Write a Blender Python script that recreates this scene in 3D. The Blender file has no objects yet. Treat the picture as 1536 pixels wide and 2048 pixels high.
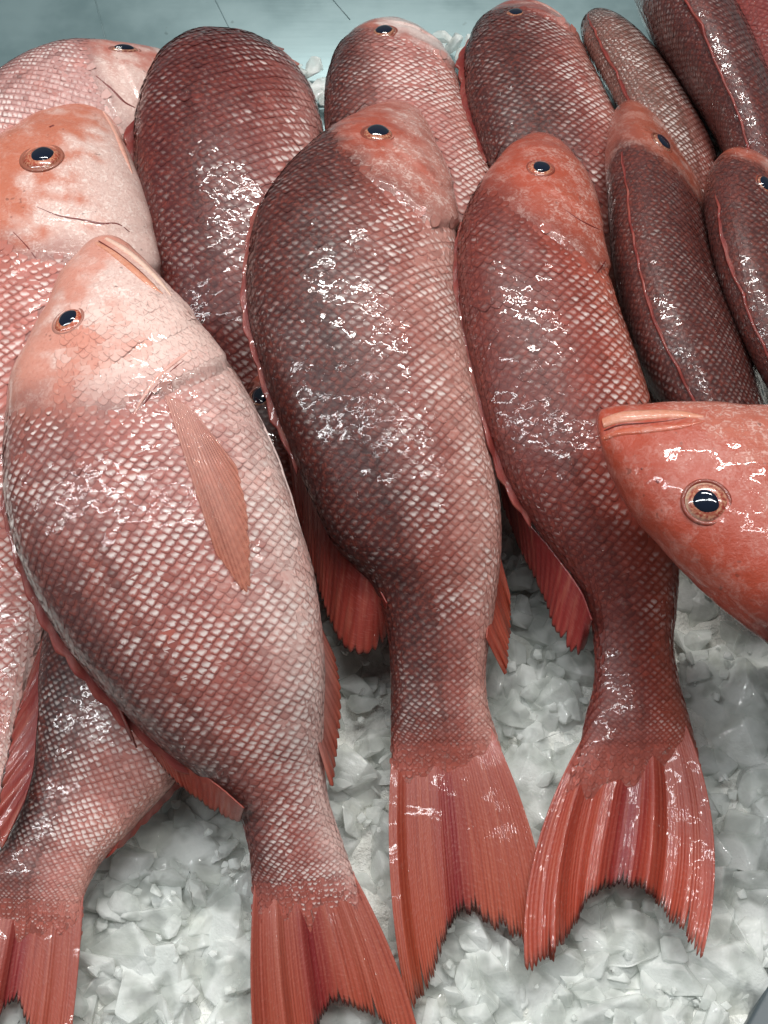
import bpy, bmesh, math, random
import numpy as np
from mathutils import Vector, Matrix, noise as mnoise

# ------------------------------------------------------------------ camera, light, exposure
scene = bpy.context.scene
COL = scene.collection
PITCH = math.radians(60.0)          # looking down
VFOV = math.radians(45.0)
CAM = np.array([0.0, -0.305, 0.58])
IMG_W, IMG_H = 1536.0, 2048.0
FPX = (IMG_H / 2) / math.tan(VFOV / 2)
FWD = np.array([0.0, math.cos(PITCH), -math.sin(PITCH)])
RIGHT = np.array([1.0, 0.0, 0.0])
UP = np.array([0.0, math.sin(PITCH), math.cos(PITCH)])

cam_data = bpy.data.cameras.new('camera')
cam_data.sensor_fit = 'VERTICAL'
cam_data.angle = VFOV
cam_data.clip_start = 0.01
cam_data.clip_end = 50
cam = bpy.data.objects.new('camera', cam_data)
COL.objects.link(cam)
cam.location = CAM
cam.rotation_euler = (math.radians(90) - PITCH, 0, 0)
scene.camera = cam

world = bpy.data.worlds.new('World')
scene.world = world
world.use_nodes = True
bg = world.node_tree.nodes['Background']
bg.inputs['Color'].default_value = (0.80, 0.88, 0.92, 1)
bg.inputs['Strength'].default_value = 0.12


def area(name, loc, target, sx, sy, power, color):
    d = bpy.data.lights.new(name, 'AREA')
    d.shape = 'RECTANGLE'; d.size = sx; d.size_y = sy; d.energy = power; d.color = color
    o = bpy.data.objects.new(name, d)
    COL.objects.link(o)
    o.location = loc
    o.rotation_euler = (Vector(target) - Vector(loc)).to_track_quat('-Z', 'Y').to_euler()
    return o


area('ceiling_lamp', (0.10, 0.80, 1.60), (0, 0.08, 0.05), 1.2, 0.035, 24.0, (1.0, 0.98, 0.94))
area('strip_lamp', (-0.48, -0.10, 1.40), (0, -0.10, 0.05), 0.02, 1.7, 7.0, (0.96, 0.99, 1.0))
area('strip_lamp', (-1.00, -0.05, 1.35), (0, -0.10, 0.05), 0.02, 1.7, 8.0, (0.96, 0.99, 1.0))  # second half of the split strip, added to spread the wet glints
area('side_lamp', (0.55, -0.05, 1.9), (0, 0.0, 0.05), 0.03, 1.0, 8.0, (1.0, 0.99, 0.97))

scene.view_settings.view_transform = 'Standard'
scene.view_settings.look = 'None'
scene.view_settings.exposure = 0.0
scene.view_settings.gamma = 1.0
scene.view_settings.use_curve_mapping = False
scene.cycles.use_denoising = True
scene.cycles.max_bounces = 6
scene.cycles.diffuse_bounces = 3
scene.cycles.glossy_bounces = 2
scene.cycles.use_adaptive_sampling = True
scene.cycles.adaptive_threshold = 0.02
scene.cycles.transparent_max_bounces = 8
scene.cycles.transmission_bounces = 6
scene.cycles.caustics_refractive = False
scene.cycles.caustics_reflective = False

rng = np.random.default_rng(7)
random.seed(7)


# ------------------------------------------------------------------ small maths
def at(px, py, z):
    """the point of the heap that lies at height z along the sight line through a photo pixel"""
    d = FWD + RIGHT * ((px - IMG_W / 2) / FPX) + UP * ((IMG_H / 2 - py) / FPX)
    return CAM + d * ((z - CAM[2]) / d[2])


def project(P):
    q = np.asarray(P) - CAM
    depth = q @ FWD
    return IMG_W / 2 + FPX * (q @ RIGHT) / depth, IMG_H / 2 - FPX * (q @ UP) / depth, depth


def sstep(a, b, x):
    t = np.clip((np.asarray(x, float) - a) / (b - a), 0, 1)
    return t * t * (3 - 2 * t)


def unit(v):
    return v / np.maximum(np.linalg.norm(v, axis=-1, keepdims=True), 1e-12)


def hermite(x, Y, xs):
    """smooth curve through Y at x, sampled at xs"""
    x = np.asarray(x, float); Y = np.asarray(Y, float)
    m = np.zeros_like(Y)
    m[1:-1] = (Y[2:] - Y[:-2]) / (x[2:] - x[:-2])[:, None]
    m[0] = (Y[1] - Y[0]) / (x[1] - x[0]); m[-1] = (Y[-1] - Y[-2]) / (x[-1] - x[-2])
    k = np.clip(np.searchsorted(x, xs, side='right') - 1, 0, len(x) - 2)
    h = (x[k + 1] - x[k])[:, None]
    t = ((xs - x[k]) / (x[k + 1] - x[k]))[:, None]
    return ((2*t**3 - 3*t**2 + 1) * Y[k] + (t**3 - 2*t**2 + t) * h * m[k]
            + (-2*t**3 + 3*t**2) * Y[k + 1] + (t**3 - t**2) * h * m[k + 1])


def poly(pts, n):
    """n points spread along a polyline"""
    pts = np.asarray(pts, float)
    d = np.r_[0, np.cumsum(np.linalg.norm(np.diff(pts, axis=0), axis=1))]
    if len(pts) > 2:
        return hermite(d, pts, np.linspace(0, d[-1], n))
    return pts[0] + (pts[-1] - pts[0]) * np.linspace(0, 1, n)[:, None]


def vnoise(P, f, octaves=3, seed=0.0):
    P = np.asarray(P, float).reshape(-1, 3) * f + seed
    return np.array([mnoise.fractal(Vector(p), 1.0, 2.0, octaves) for p in P])


# ------------------------------------------------------------------ mesh helpers
def mesh_from(name, V, F, smooth=True):
    me = bpy.data.meshes.new(name)
    V = np.asarray(V, np.float32)
    F = np.asarray(F, np.int32)
    n = F.shape[1]
    me.vertices.add(len(V)); me.vertices.foreach_set('co', V.ravel())
    me.loops.add(F.size); me.loops.foreach_set('vertex_index', F.ravel())
    me.polygons.add(len(F))
    me.polygons.foreach_set('loop_start', np.arange(0, F.size, n, dtype=np.int32))
    me.polygons.foreach_set('loop_total', np.full(len(F), n, np.int32))
    if smooth:
        me.polygons.foreach_set('use_smooth', np.ones(len(F), bool))
    me.update(); me.validate()
    return me


def set_col(me, C, name='col'):
    a = me.color_attributes.new(name, 'FLOAT_COLOR', 'POINT')
    C = np.asarray(C, np.float32)
    if C.shape[1] == 3:
        C = np.c_[C, np.ones(len(C), np.float32)]
    a.data.foreach_set('color', C.ravel())


def set_vec(me, V, name):
    a = me.attributes.new(name, 'FLOAT_VECTOR', 'POINT')
    a.data.foreach_set('vector', np.asarray(V, np.float32).ravel())


def add(name, me, mat, parent=None):
    o = bpy.data.objects.new(name, me)
    COL.objects.link(o)
    if mat and not me.materials:
        me.materials.append(mat)
    if parent:
        o.parent = parent
        o.matrix_parent_inverse = parent.matrix_world.inverted()
    return o


def tag(o, label=None, cat=None, group=None, kind=None):
    if label: o['label'] = label
    if cat: o['category'] = cat
    if group: o['group'] = group
    if kind: o['kind'] = kind
    return o


def quads(nu, nv, wrap=False):
    i = np.arange(nu - 1)[:, None]
    j = np.arange(nv if wrap else nv - 1)[None, :]
    j2 = (j + 1) % nv
    a = i * nv + j; b = (i + 1) * nv + j; c = (i + 1) * nv + j2; d = i * nv + j2
    return np.stack([a, b, c, d], -1).reshape(-1, 4)


# ------------------------------------------------------------------ materials
class NT:
    def __init__(self, name):
        self.m = bpy.data.materials.new(name)
        self.m.use_nodes = True
        self.t = self.m.node_tree
        self.p = self.t.nodes['Principled BSDF']
        self.out = self.t.nodes['Material Output']

    def n(self, kind, **kw):
        x = self.t.nodes.new(kind)
        for k, v in kw.items():
            if k.startswith('_'):
                setattr(x, k[1:], v)
            else:
                x.inputs[k.replace('__', ' ')].default_value = v
        return x

    def l(self, a, b):
        self.t.links.new(a, b)

    def math(self, op, a, b=None, clamp=False):
        x = self.t.nodes.new('ShaderNodeMath'); x.operation = op; x.use_clamp = clamp
        for k, v in enumerate((a, b)):
            if v is None: continue
            if isinstance(v, (int, float)): x.inputs[k].default_value = v
            else: self.l(v, x.inputs[k])
        return x.outputs[0]

    def ramp(self, fac, lo, hi, a=0.0, b=1.0):
        x = self.t.nodes.new('ShaderNodeMapRange'); x.interpolation_type = 'SMOOTHSTEP'
        x.inputs['From Min'].default_value = lo; x.inputs['From Max'].default_value = hi
        x.inputs['To Min'].default_value = a; x.inputs['To Max'].default_value = b
        self.l(fac, x.inputs['Value'])
        return x.outputs['Result']

    def mix(self, fac, a, b, mode='MIX'):
        x = self.t.nodes.new('ShaderNodeMix'); x.data_type = 'RGBA'; x.blend_type = mode
        x.clamp_factor = True
        for k, v in ((0, fac), (6, a), (7, b)):
            if isinstance(v, (int, float)): x.inputs[k].default_value = v
            elif isinstance(v, tuple): x.inputs[k].default_value = (*v, 1) if len(v) == 3 else v
            else: self.l(v, x.inputs[k])
        return x.outputs[2]

    def pos(self):
        return self.t.nodes.new('ShaderNodeNewGeometry').outputs['Position']

    def noise(self, scale, detail=2.0, rough=0.5, dist=0.0, vec=None):
        x = self.t.nodes.new('ShaderNodeTexNoise')
        x.inputs['Scale'].default_value = scale; x.inputs['Detail'].default_value = detail
        x.inputs['Roughness'].default_value = rough; x.inputs['Distortion'].default_value = dist
        self.l(vec if vec else self.pos(), x.inputs['Vector'])
        return x.outputs['Fac']

    def bump(self, h, strength, dist, normal=None):
        x = self.t.nodes.new('ShaderNodeBump')
        x.inputs['Strength'].default_value = strength; x.inputs['Distance'].default_value = dist
        self.l(h, x.inputs['Height'])
        if normal: self.l(normal, x.inputs['Normal'])
        return x.outputs['Normal']

    def wet(self, amount=1.0, rough=0.04, scale=1.0, dist=0.0012):
        """a film of meltwater: clear coat with its own rippled normal"""
        a = self.noise(135 * scale, 2.0, 0.55, 0.9)
        b = self.noise(70 * scale, 1.0, 0.5)
        rid = self.ramp(self.math('ABSOLUTE', self.math('SUBTRACT', a, 0.52)), 0.0, 0.021, 1.0, 0.0)
        patch = self.ramp(self.noise(24, 2.0, 0.5), 0.40, 0.56)
        h = self.math('ADD', self.math('MULTIPLY', a, 0.16), self.math('MULTIPLY', b, 1.35))
        h = self.math('ADD', h, self.math('MULTIPLY', self.math('MULTIPLY', rid, patch), 0.45))
        nrm = self.bump(h, 1.0, dist)
        self.p.inputs['Coat Weight'].default_value = amount
        self.p.inputs['Coat Roughness'].default_value = rough
        self.p.inputs['Coat IOR'].default_value = 1.36
        self.l(nrm, self.p.inputs['Coat Normal'])


def scale_material(name, single):
    k = NT(name)
    if single:
        oi = k.n('ShaderNodeObjectInfo'); tint, amt = oi.outputs['Color'], oi.outputs['Alpha']
    else:
        at_ = k.n('ShaderNodeAttribute', _attribute_name='col'); tint, amt = at_.outputs['Color'], at_.outputs['Alpha']
    loc = k.n('ShaderNodeAttribute', _attribute_name='local')
    sep = k.n('ShaderNodeSeparateXYZ'); k.l(loc.outputs['Vector'], sep.inputs[0])
    x, y = sep.outputs[0], sep.outputs[1]
    xe = k.math('DIVIDE', k.math('MAXIMUM', x, 0.0), 0.64)
    ye = k.math('ABSOLUTE', k.math('DIVIDE', y, 0.60))
    r = k.math('POWER', k.math('ADD', k.math('POWER', xe, 1.4), k.math('POWER', ye, 1.4)), 0.714)
    nz = k.noise(420, 2.0, 0.6)
    rr = k.math('ADD', r, k.math('MULTIPLY', k.math('SUBTRACT', nz, 0.5), 0.35))
    # the shiny patch of each scale sits just inside its rear margin
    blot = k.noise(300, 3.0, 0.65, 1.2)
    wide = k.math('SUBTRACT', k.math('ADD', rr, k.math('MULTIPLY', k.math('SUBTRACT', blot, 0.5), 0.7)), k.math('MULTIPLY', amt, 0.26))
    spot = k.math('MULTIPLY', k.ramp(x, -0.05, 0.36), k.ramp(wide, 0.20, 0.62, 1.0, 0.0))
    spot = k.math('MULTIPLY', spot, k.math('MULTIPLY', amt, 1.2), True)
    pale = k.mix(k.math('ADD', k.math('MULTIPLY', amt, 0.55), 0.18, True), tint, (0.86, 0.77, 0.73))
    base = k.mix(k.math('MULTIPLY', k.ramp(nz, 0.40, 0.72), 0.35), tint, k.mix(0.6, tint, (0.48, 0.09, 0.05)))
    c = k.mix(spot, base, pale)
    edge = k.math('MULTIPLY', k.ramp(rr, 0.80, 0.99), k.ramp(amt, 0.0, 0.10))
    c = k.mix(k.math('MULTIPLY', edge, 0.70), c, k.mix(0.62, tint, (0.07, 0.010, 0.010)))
    k.l(c, k.p.inputs['Base Color'])
    k.p.inputs['Roughness'].default_value = 0.42
    k.p.inputs['Specular IOR Level'].default_value = 0.30
    k.l(k.bump(nz, 0.25, 0.0008), k.p.inputs['Normal'])
    k.wet(0.9, 0.025, 1.0, 0.0017)
    return k.m


def skin_material():
    """head skin: mottled where the colour's alpha says so, with the crinkled relief of small embedded scales"""
    k = NT('wet_fish_skin')
    at_ = k.n('ShaderNodeAttribute', _attribute_name='col'); c, mott = at_.outputs['Color'], at_.outputs['Alpha']
    n1 = k.noise(120, 4.0, 0.62, 0.6)
    n2 = k.noise(560, 3.0, 0.6)
    n3 = k.noise(330, 3.0, 0.6, 1.6)
    crack = k.ramp(k.math('ABSOLUTE', k.math('SUBTRACT', n3, 0.5)), 0.0, 0.05, 1.0, 0.0)
    c2 = k.mix(k.math('MULTIPLY', k.ramp(n1, 0.45, 0.75), 0.28), c, k.mix(0.4, c, (0.85, 0.62, 0.54)))
    wht = k.math('MULTIPLY', k.math('MULTIPLY', k.ramp(n3, 0.46, 0.60), k.ramp(n1, 0.36, 0.58)), mott)
    c3 = k.mix(k.math('MULTIPLY', wht, 0.75), c2, (0.86, 0.70, 0.64))
    c3 = k.mix(k.math('MULTIPLY', k.math('MULTIPLY', crack, mott), 0.30), c3, k.mix(0.6, c, (0.50, 0.09, 0.05)))
    c4 = k.mix(k.math('MULTIPLY', k.ramp(n2, 0.50, 0.70), 0.30), c3, k.mix(0.7, c, (0.34, 0.045, 0.02)))
    dots = k.noise(240, 1.0, 0.5)
    c4 = k.mix(k.math('MULTIPLY', k.ramp(dots, 0.72, 0.78), 0.5), c4, (0.10, 0.03, 0.02))
    k.l(c4, k.p.inputs['Base Color'])
    k.p.inputs['Roughness'].default_value = 0.40
    h = k.math('ADD', k.math('MULTIPLY', n1, 0.5), k.math('MULTIPLY', n2, 0.4))
    h = k.math('SUBTRACT', h, k.math('MULTIPLY', k.math('MULTIPLY', crack, k.math('ADD', mott, 0.1)), 0.22))
    k.l(k.bump(h, 0.55, 0.0011), k.p.inputs['Normal'])
    k.wet(0.9, 0.05, 0.9, 0.0011)
    return k.m


def fin_material():
    k = NT('wet_fin')
    c = k.n('ShaderNodeAttribute', _attribute_name='col').outputs['Color']
    f = k.n('ShaderNodeAttribute', _attribute_name='finuv')
    st = k.n('ShaderNodeVectorMath', _operation='MULTIPLY')
    k.l(f.outputs['Vector'], st.inputs[0]); st.inputs[1].default_value = (1.3, 1.2, 1)
    streak = k.noise(1.0, 3.0, 0.6, 0.0, st.outputs[0])
    st2 = k.n('ShaderNodeVectorMath', _operation='MULTIPLY')
    k.l(f.outputs['Vector'], st2.inputs[0]); st2.inputs[1].default_value = (1.0, 60.0, 1)
    seg = k.noise(1.0, 2.0, 0.6, 0.0, st2.outputs[0])
    c1 = k.mix(k.math('MULTIPLY', k.ramp(streak, 0.45, 0.75), 0.6), c, k.mix(0.35, c, (0.80, 0.34, 0.22)))
    c1 = k.mix(k.math('MULTIPLY', k.ramp(streak, 0.50, 0.30), 0.5), c1, k.mix(0.6, c, (0.16, 0.012, 0.012)))
    c1 = k.mix(k.math('MULTIPLY', k.ramp(seg, 0.5, 0.7), 0.12), c1, (0.75, 0.42, 0.34))
    k.l(c1, k.p.inputs['Base Color'])
    k.p.inputs['Roughness'].default_value = 0.34
    k.l(k.bump(k.math('ADD', streak, k.math('MULTIPLY', seg, 0.4)), 0.5, 0.0006), k.p.inputs['Normal'])
    k.wet(0.9, 0.04, 0.9, 0.0011)
    tr = k.n('ShaderNodeBsdfTranslucent'); k.l(c1, tr.inputs['Color'])
    mx = k.n('ShaderNodeMixShader'); mx.inputs[0].default_value = 0.28
    k.l(k.p.outputs[0], mx.inputs[1]); k.l(tr.outputs[0], mx.inputs[2])
    op = k.n('ShaderNodeAttribute', _attribute_name='col').outputs['Alpha']
    tp = k.n('ShaderNodeBsdfTransparent'); tp.inputs['Color'].default_value = (1.0, 0.86, 0.80, 1)
    m2 = k.n('ShaderNodeMixShader'); k.l(op, m2.inputs[0]); k.l(tp.outputs[0], m2.inputs[1]); k.l(mx.outputs[0], m2.inputs[2])
    k.l(m2.outputs[0], k.out.inputs['Surface'])
    return k.m


def plain(name, color, rough=0.3, coat=0.0, spec=0.5):
    k = NT(name)
    k.p.inputs['Base Color'].default_value = (*color, 1)
    k.p.inputs['Roughness'].default_value = rough
    k.p.inputs['Specular IOR Level'].default_value = spec
    k.p.inputs['Coat Weight'].default_value = coat
    k.p.inputs['Coat Roughness'].default_value = 0.02
    return k


def iris_material():
    k = plain('iris', (0.4, 0.08, 0.03), 0.25, 1.0)
    c = k.n('ShaderNodeAttribute', _attribute_name='col').outputs['Color']
    n = k.noise(900, 2.0)
    k.l(k.mix(k.ramp(n, 0.4, 0.7), c, k.mix(0.4, c, (0.8, 0.5, 0.3))), k.p.inputs['Base Color'])
    return k.m


def ice_material(name, clear):
    """wet broken ice: clouded by trapped air in places, clear in others so that what lies below shows"""
    k = NT(name)
    big = k.noise(55, 3.0, 0.6)
    fine = k.noise(480, 2.5, 0.7)
    mid = k.noise(130, 2.0, 0.65, 0.8)
    c = k.mix(k.ramp(big, 0.35, 0.7), (0.88, 0.91, 0.88), (0.95, 0.97, 0.95))
    k.l(c, k.p.inputs['Base Color'])
    k.p.inputs['IOR'].default_value = 1.31
    k.l(k.ramp(fine, 0.35, 0.7, 0.12, 0.35), k.p.inputs['Roughness'])
    k.p.inputs['Coat Weight'].default_value = 1.0; k.p.inputs['Coat Roughness'].default_value = 0.02; k.p.inputs['Coat IOR'].default_value = 1.33
    k.l(k.bump(mid, 0.35, 0.0015), k.p.inputs['Coat Normal'])
    h = k.math('ADD', k.math('MULTIPLY', mid, 1.0), k.math('MULTIPLY', fine, 0.8))
    nrm = k.bump(h, 0.45, 0.0012); k.l(nrm, k.p.inputs['Normal'])
    tl = k.n('ShaderNodeBsdfTranslucent'); k.l(c, tl.inputs['Color']); k.l(nrm, tl.inputs['Normal'])
    cl = k.n('ShaderNodeMixShader'); cl.inputs[0].default_value = 0.34
    k.l(k.p.outputs[0], cl.inputs[1]); k.l(tl.outputs[0], cl.inputs[2])
    tr = k.n('ShaderNodeBsdfTransparent'); tr.inputs['Color'].default_value = (0.985, 0.99, 0.98, 1)
    mx = k.n('ShaderNodeMixShader'); k.l(k.ramp(k.noise(75, 1.0, 0.5), 0.38, 0.62, clear[0], clear[1]), mx.inputs[0])
    k.l(cl.outputs[0], mx.inputs[1]); k.l(tr.outputs[0], mx.inputs[2])
    k.l(mx.outputs[0], k.out.inputs['Surface'])
    return k.m


def bed_material():
    k = NT('packed_ice')
    n = k.noise(90, 4.0, 0.6); f = k.noise(500, 3.0, 0.7)
    k.l(k.mix(k.ramp(n, 0.35, 0.7), (0.80, 0.81, 0.75), (0.93, 0.94, 0.90)), k.p.inputs['Base Color'])
    k.p.inputs['Roughness'].default_value = 0.22
    k.l(k.bump(k.math('ADD', n, k.math('MULTIPLY', f, 0.5)), 0.8, 0.004), k.p.inputs['Normal'])
    return k.m


def steel_material():
    k = NT('brushed_steel')
    n = k.noise(14, 4.0, 0.6)
    st = k.n('ShaderNodeVectorMath', _operation='MULTIPLY'); k.l(k.pos(), st.inputs[0]); st.inputs[1].default_value = (3, 60, 3)
    b = k.noise(6.0, 3.0, 0.6, 0.0, st.outputs[0])
    spots = k.noise(90, 2.0, 0.5)
    c = k.mix(k.ramp(n, 0.35, 0.7), (0.14, 0.21, 0.22), (0.18, 0.255, 0.265))
    c = k.mix(k.math('MULTIPLY', k.ramp(spots, 0.70, 0.78), 0.5), c, (0.06, 0.09, 0.09))
    k.l(c, k.p.inputs['Base Color'])
    k.p.inputs['Metallic'].default_value = 0.35
    k.l(k.ramp(n, 0.3, 0.7, 0.30, 0.42), k.p.inputs['Roughness'])
    k.l(k.bump(b, 0.02, 0.002), k.p.inputs['Normal'])
    return k.m


M = {
    'scale_one': scale_material('wet_scale', True),
    'scale_mass': scale_material('wet_scales', False),
    'skin': skin_material(),
    'fin': fin_material(),
    'iris': iris_material(),
    'pupil': plain('pupil', (0.005, 0.009, 0.022), 0.10, 1.0).m,
    'crease': plain('skin_crease', (0.16, 0.02, 0.015), 0.4, 0.3).m,
    'ice': ice_material('clear_ice', (0.66, 0.10)),
    'ice_crumb': ice_material('frosted_ice', (0.60, 0.12)),
    'bed': bed_material(),
    'steel': steel_material(),
    'seam': plain('steel_seam', (0.15, 0.22, 0.23), 0.3).m,
    'rim': plain('dark_steel_rim', (0.07, 0.09, 0.10), 0.35).m,
}

# ------------------------------------------------------------------ the setting
Z_TABLE = -0.035


def slab(name, x0, x1, y0, y1, z0, z1, mat, parent=None):
    V = [(x, y, z) for z in (z0, z1) for y in (y0, y1) for x in (x0, x1)]
    F = [(0, 2, 3, 1), (4, 5, 7, 6), (0, 1, 5, 4), (2, 6, 7, 3), (0, 4, 6, 2), (1, 3, 7, 5)]
    return add(name, mesh_from(name, V, F, False), mat, parent)


counter = tag(slab('steel_counter', -1.6, 1.6, -0.6, 2.2, Z_TABLE - 0.04, Z_TABLE, M['steel']), kind='structure')
for k_, (p0, p1) in enumerate([((185, -20), (215, 95)), ((420, -20), (470, 80)), ((640, -30), (700, 40))]):  # thin solid strips standing in for faint line reflections in the steel
    a, b = at(*p0, Z_TABLE), at(*p1, Z_TABLE)
    d = unit(b - a); s = np.array([-d[1], d[0], 0]) * 0.00022
    V = [a - s, b - s, b + s, a + s]
    V = [v + [0, 0, 0.0004] for v in V] + [v + [0, 0, 0.0007] for v in V]
    F = [(0, 3, 2, 1), (4, 5, 6, 7), (0, 1, 5, 4), (1, 2, 6, 5), (2, 3, 7, 6), (3, 0, 4, 7)]
    add('seam', mesh_from('seam', V, F, False), M['seam'], counter)

# ------------------------------------------------------------------ fish
T5 = [0, .25, .5, .75, 1]
FISH = []


class Fish:
    pass


def make_body(name, label, st, roll=0, sh=(.10, .16, .24, .29, .25), res=1.0, group='red snappers piled on the ice',
              pal=None, pitch=0.00572, dark=.5, kscale=1.0, cheek=0.0, scales=True, singles=0, ext=0, gill=.0016, drop=0):
    f = Fish(); f.name = name
    st = np.array(st, float)
    fall = drop * np.exp(-(np.arange(len(st)) / 2.6)**2)      # the crown of the head stands above its midline
    st[:, 1] += fall; st[:, 3] += fall
    D = np.array([at(r[0], r[1], r[4]) for r in st]); Vn = np.array([at(r[2], r[3], r[4]) for r in st])
    c = (D + Vn) / 2
    ch = np.r_[0, np.cumsum(np.linalg.norm(np.diff(c, axis=0), axis=1))]
    fine = hermite(ch, np.c_[D, Vn], np.linspace(0, ch[-1], 800))
    cf = (fine[:, :3] + fine[:, 3:]) / 2
    al = np.r_[0, np.cumsum(np.linalg.norm(np.diff(cf, axis=0), axis=1))]
    f.length = al[-1]
    n1, n2 = int(120 * res), int(130 * res)
    f.s = np.r_[np.linspace(0, 1, n1, endpoint=False)**1.25 * .36, np.linspace(.36, 1, n2)]
    DV = np.stack([np.interp(f.s * al[-1], al, fine[:, q]) for q in range(6)], 1)
    Dp, Vp = DV[:, :3], DV[:, 3:]
    cc = (Dp + Vp) / 2
    T = unit(np.gradient(cc, f.s, axis=0))
    ker = np.ones(9) / 9
    Tp = np.pad(T, ((4, 4), (0, 0)), mode='edge')
    T = unit(np.stack([np.convolve(Tp[:, q], ker, 'valid') for q in range(3)], 1))
    W = (Dp - Vp) / 2
    w = np.linalg.norm(W, axis=1)
    Wd = unit(W)
    N = unit(np.cross(T, Wd))
    view = unit(CAM - cc)
    sg = np.sign((N * view).sum(1)); N *= sg[:, None]
    f.sb = 1.0
    if ext:
        f.sb = float(np.interp(ch[-1 - ext], np.linspace(0, ch[-1], 800), al) / al[-1])
    sn_ = f.s / f.sb
    k = np.interp(sn_, [0, .06, .15, .3, .55, .75, .9, .97, 1], [.80, .66, .60, .52, .47, .45, .46, .38, .28 if ext else .24]) * kscale
    if ext:
        k = np.where(f.s > f.sb, np.interp(f.s, [f.sb, f.sb * .6 + .4, 1], [.28, .11, .02]) * kscale, k)
    r = math.radians(roll)
    a = w / np.sqrt(math.cos(r)**2 + (k * math.sin(r))**2)
    b = k * a
    cap = np.sqrt(np.clip(1 - (1 - np.clip(f.s / .014, 0, 1))**2, 0, 1)); cap[0] = 0.02
    a = a * cap; b = b * cap
    Da = Wd * math.cos(r) + N * math.sin(r)
    Sa = N * math.cos(r) - Wd * math.sin(r)
    f.nt = int(104 * res) // 2 * 2
    th = np.linspace(0, 2 * math.pi, f.nt, endpoint=False)
    f.th = th
    ct = np.cos(th); sn = np.sin(th)
    snp = np.sign(sn) * np.abs(sn)**0.92
    ctp = np.sign(ct) * np.abs(ct)**1.0
    P = (cc[:, None, :] + Da[:, None, :] * (a[:, None] * ctp[None])[..., None]
         + Sa[:, None, :] * (b[:, None] * snp[None])[..., None])
    f.a, f.b, f.Da, f.Sa, f.T, f.c = a, b, Da, Sa, T, cc
    f.sh = np.array(sh)

    def normals(P):
        ds = np.gradient(P, axis=0)
        dt = (np.roll(P, -1, 1) - np.roll(P, 1, 1))
        n = unit(np.cross(ds, dt))
        out = ((n * (P - cc[:, None, :])).sum(-1) > 0).mean()
        return n if out > .5 else -n
    Nn = normals(P)
    # gill cover standing proud of the flank, fold of the cheek, brow over the eye
    tt = np.where(th <= math.pi, th / math.pi, 2 - th / math.pi)
    S = f.s[:, None]; shv = np.interp(tt, T5, sh)[None, :]
    wgt = sstep(.40, .60, tt)[None] * (1 - sstep(.90, 1.0, tt)[None] * .5)
    ds_ = shv - S
    disp = gill * wgt * sstep(-.004, .006, ds_) * np.exp(-np.clip(ds_, 0, 1) / .07)
    disp -= .0005 * wgt * np.exp(-((ds_ + .010) / .007)**2) * (gill > 0)
    disp += .0010 * wgt * sstep(.070, .078, ds_) * np.exp(-np.clip(ds_ - .075, 0, 1) / .05)
    if ext:
        on = sstep(f.sb - .01, f.sb + .04, S)
        disp = disp + .00030 * on * np.sin(2 * math.pi * tt * 8.5 + 1.0)[None] + .00015 * on * np.sin(2 * math.pi * tt * 21)[None]
    nz = np.zeros(P.shape[:2])
    if gill > 0:
        vis = (f.s < .4)
        idx = np.where(vis)[0]
        nz[idx] = vnoise(P[idx].reshape(-1, 3), 55, 2).reshape(len(idx), -1) * .0006 * (S[idx] > .03)
    P = P + Nn * (disp + nz)[..., None]
    f.P = P; f.N = normals(P)
    f.px, f.py, f.dep = project(P)
    f.tt = tt
    f.facing = ((f.N * unit(CAM - P)).sum(-1))
    f.pal = pal; f.dark = dark; f.pitch = pitch; f.cheek = cheek; f.label = label
    f.group = group; f.wants_scales = scales; f.singles = singles; f.roll = roll
    e = bpy.data.objects.new(name, None); COL.objects.link(e)
    mid = cc[len(cc) // 2]; e.location = (mid[0], mid[1], 0)
    bpy.context.view_layer.update()
    e.matrix_world = Matrix.Translation((mid[0], mid[1], 0))
    tag(e, label, 'fish', group)
    e.empty_display_size = 0.02
    f.root = e
    FISH.append(f)
    return f


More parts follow.
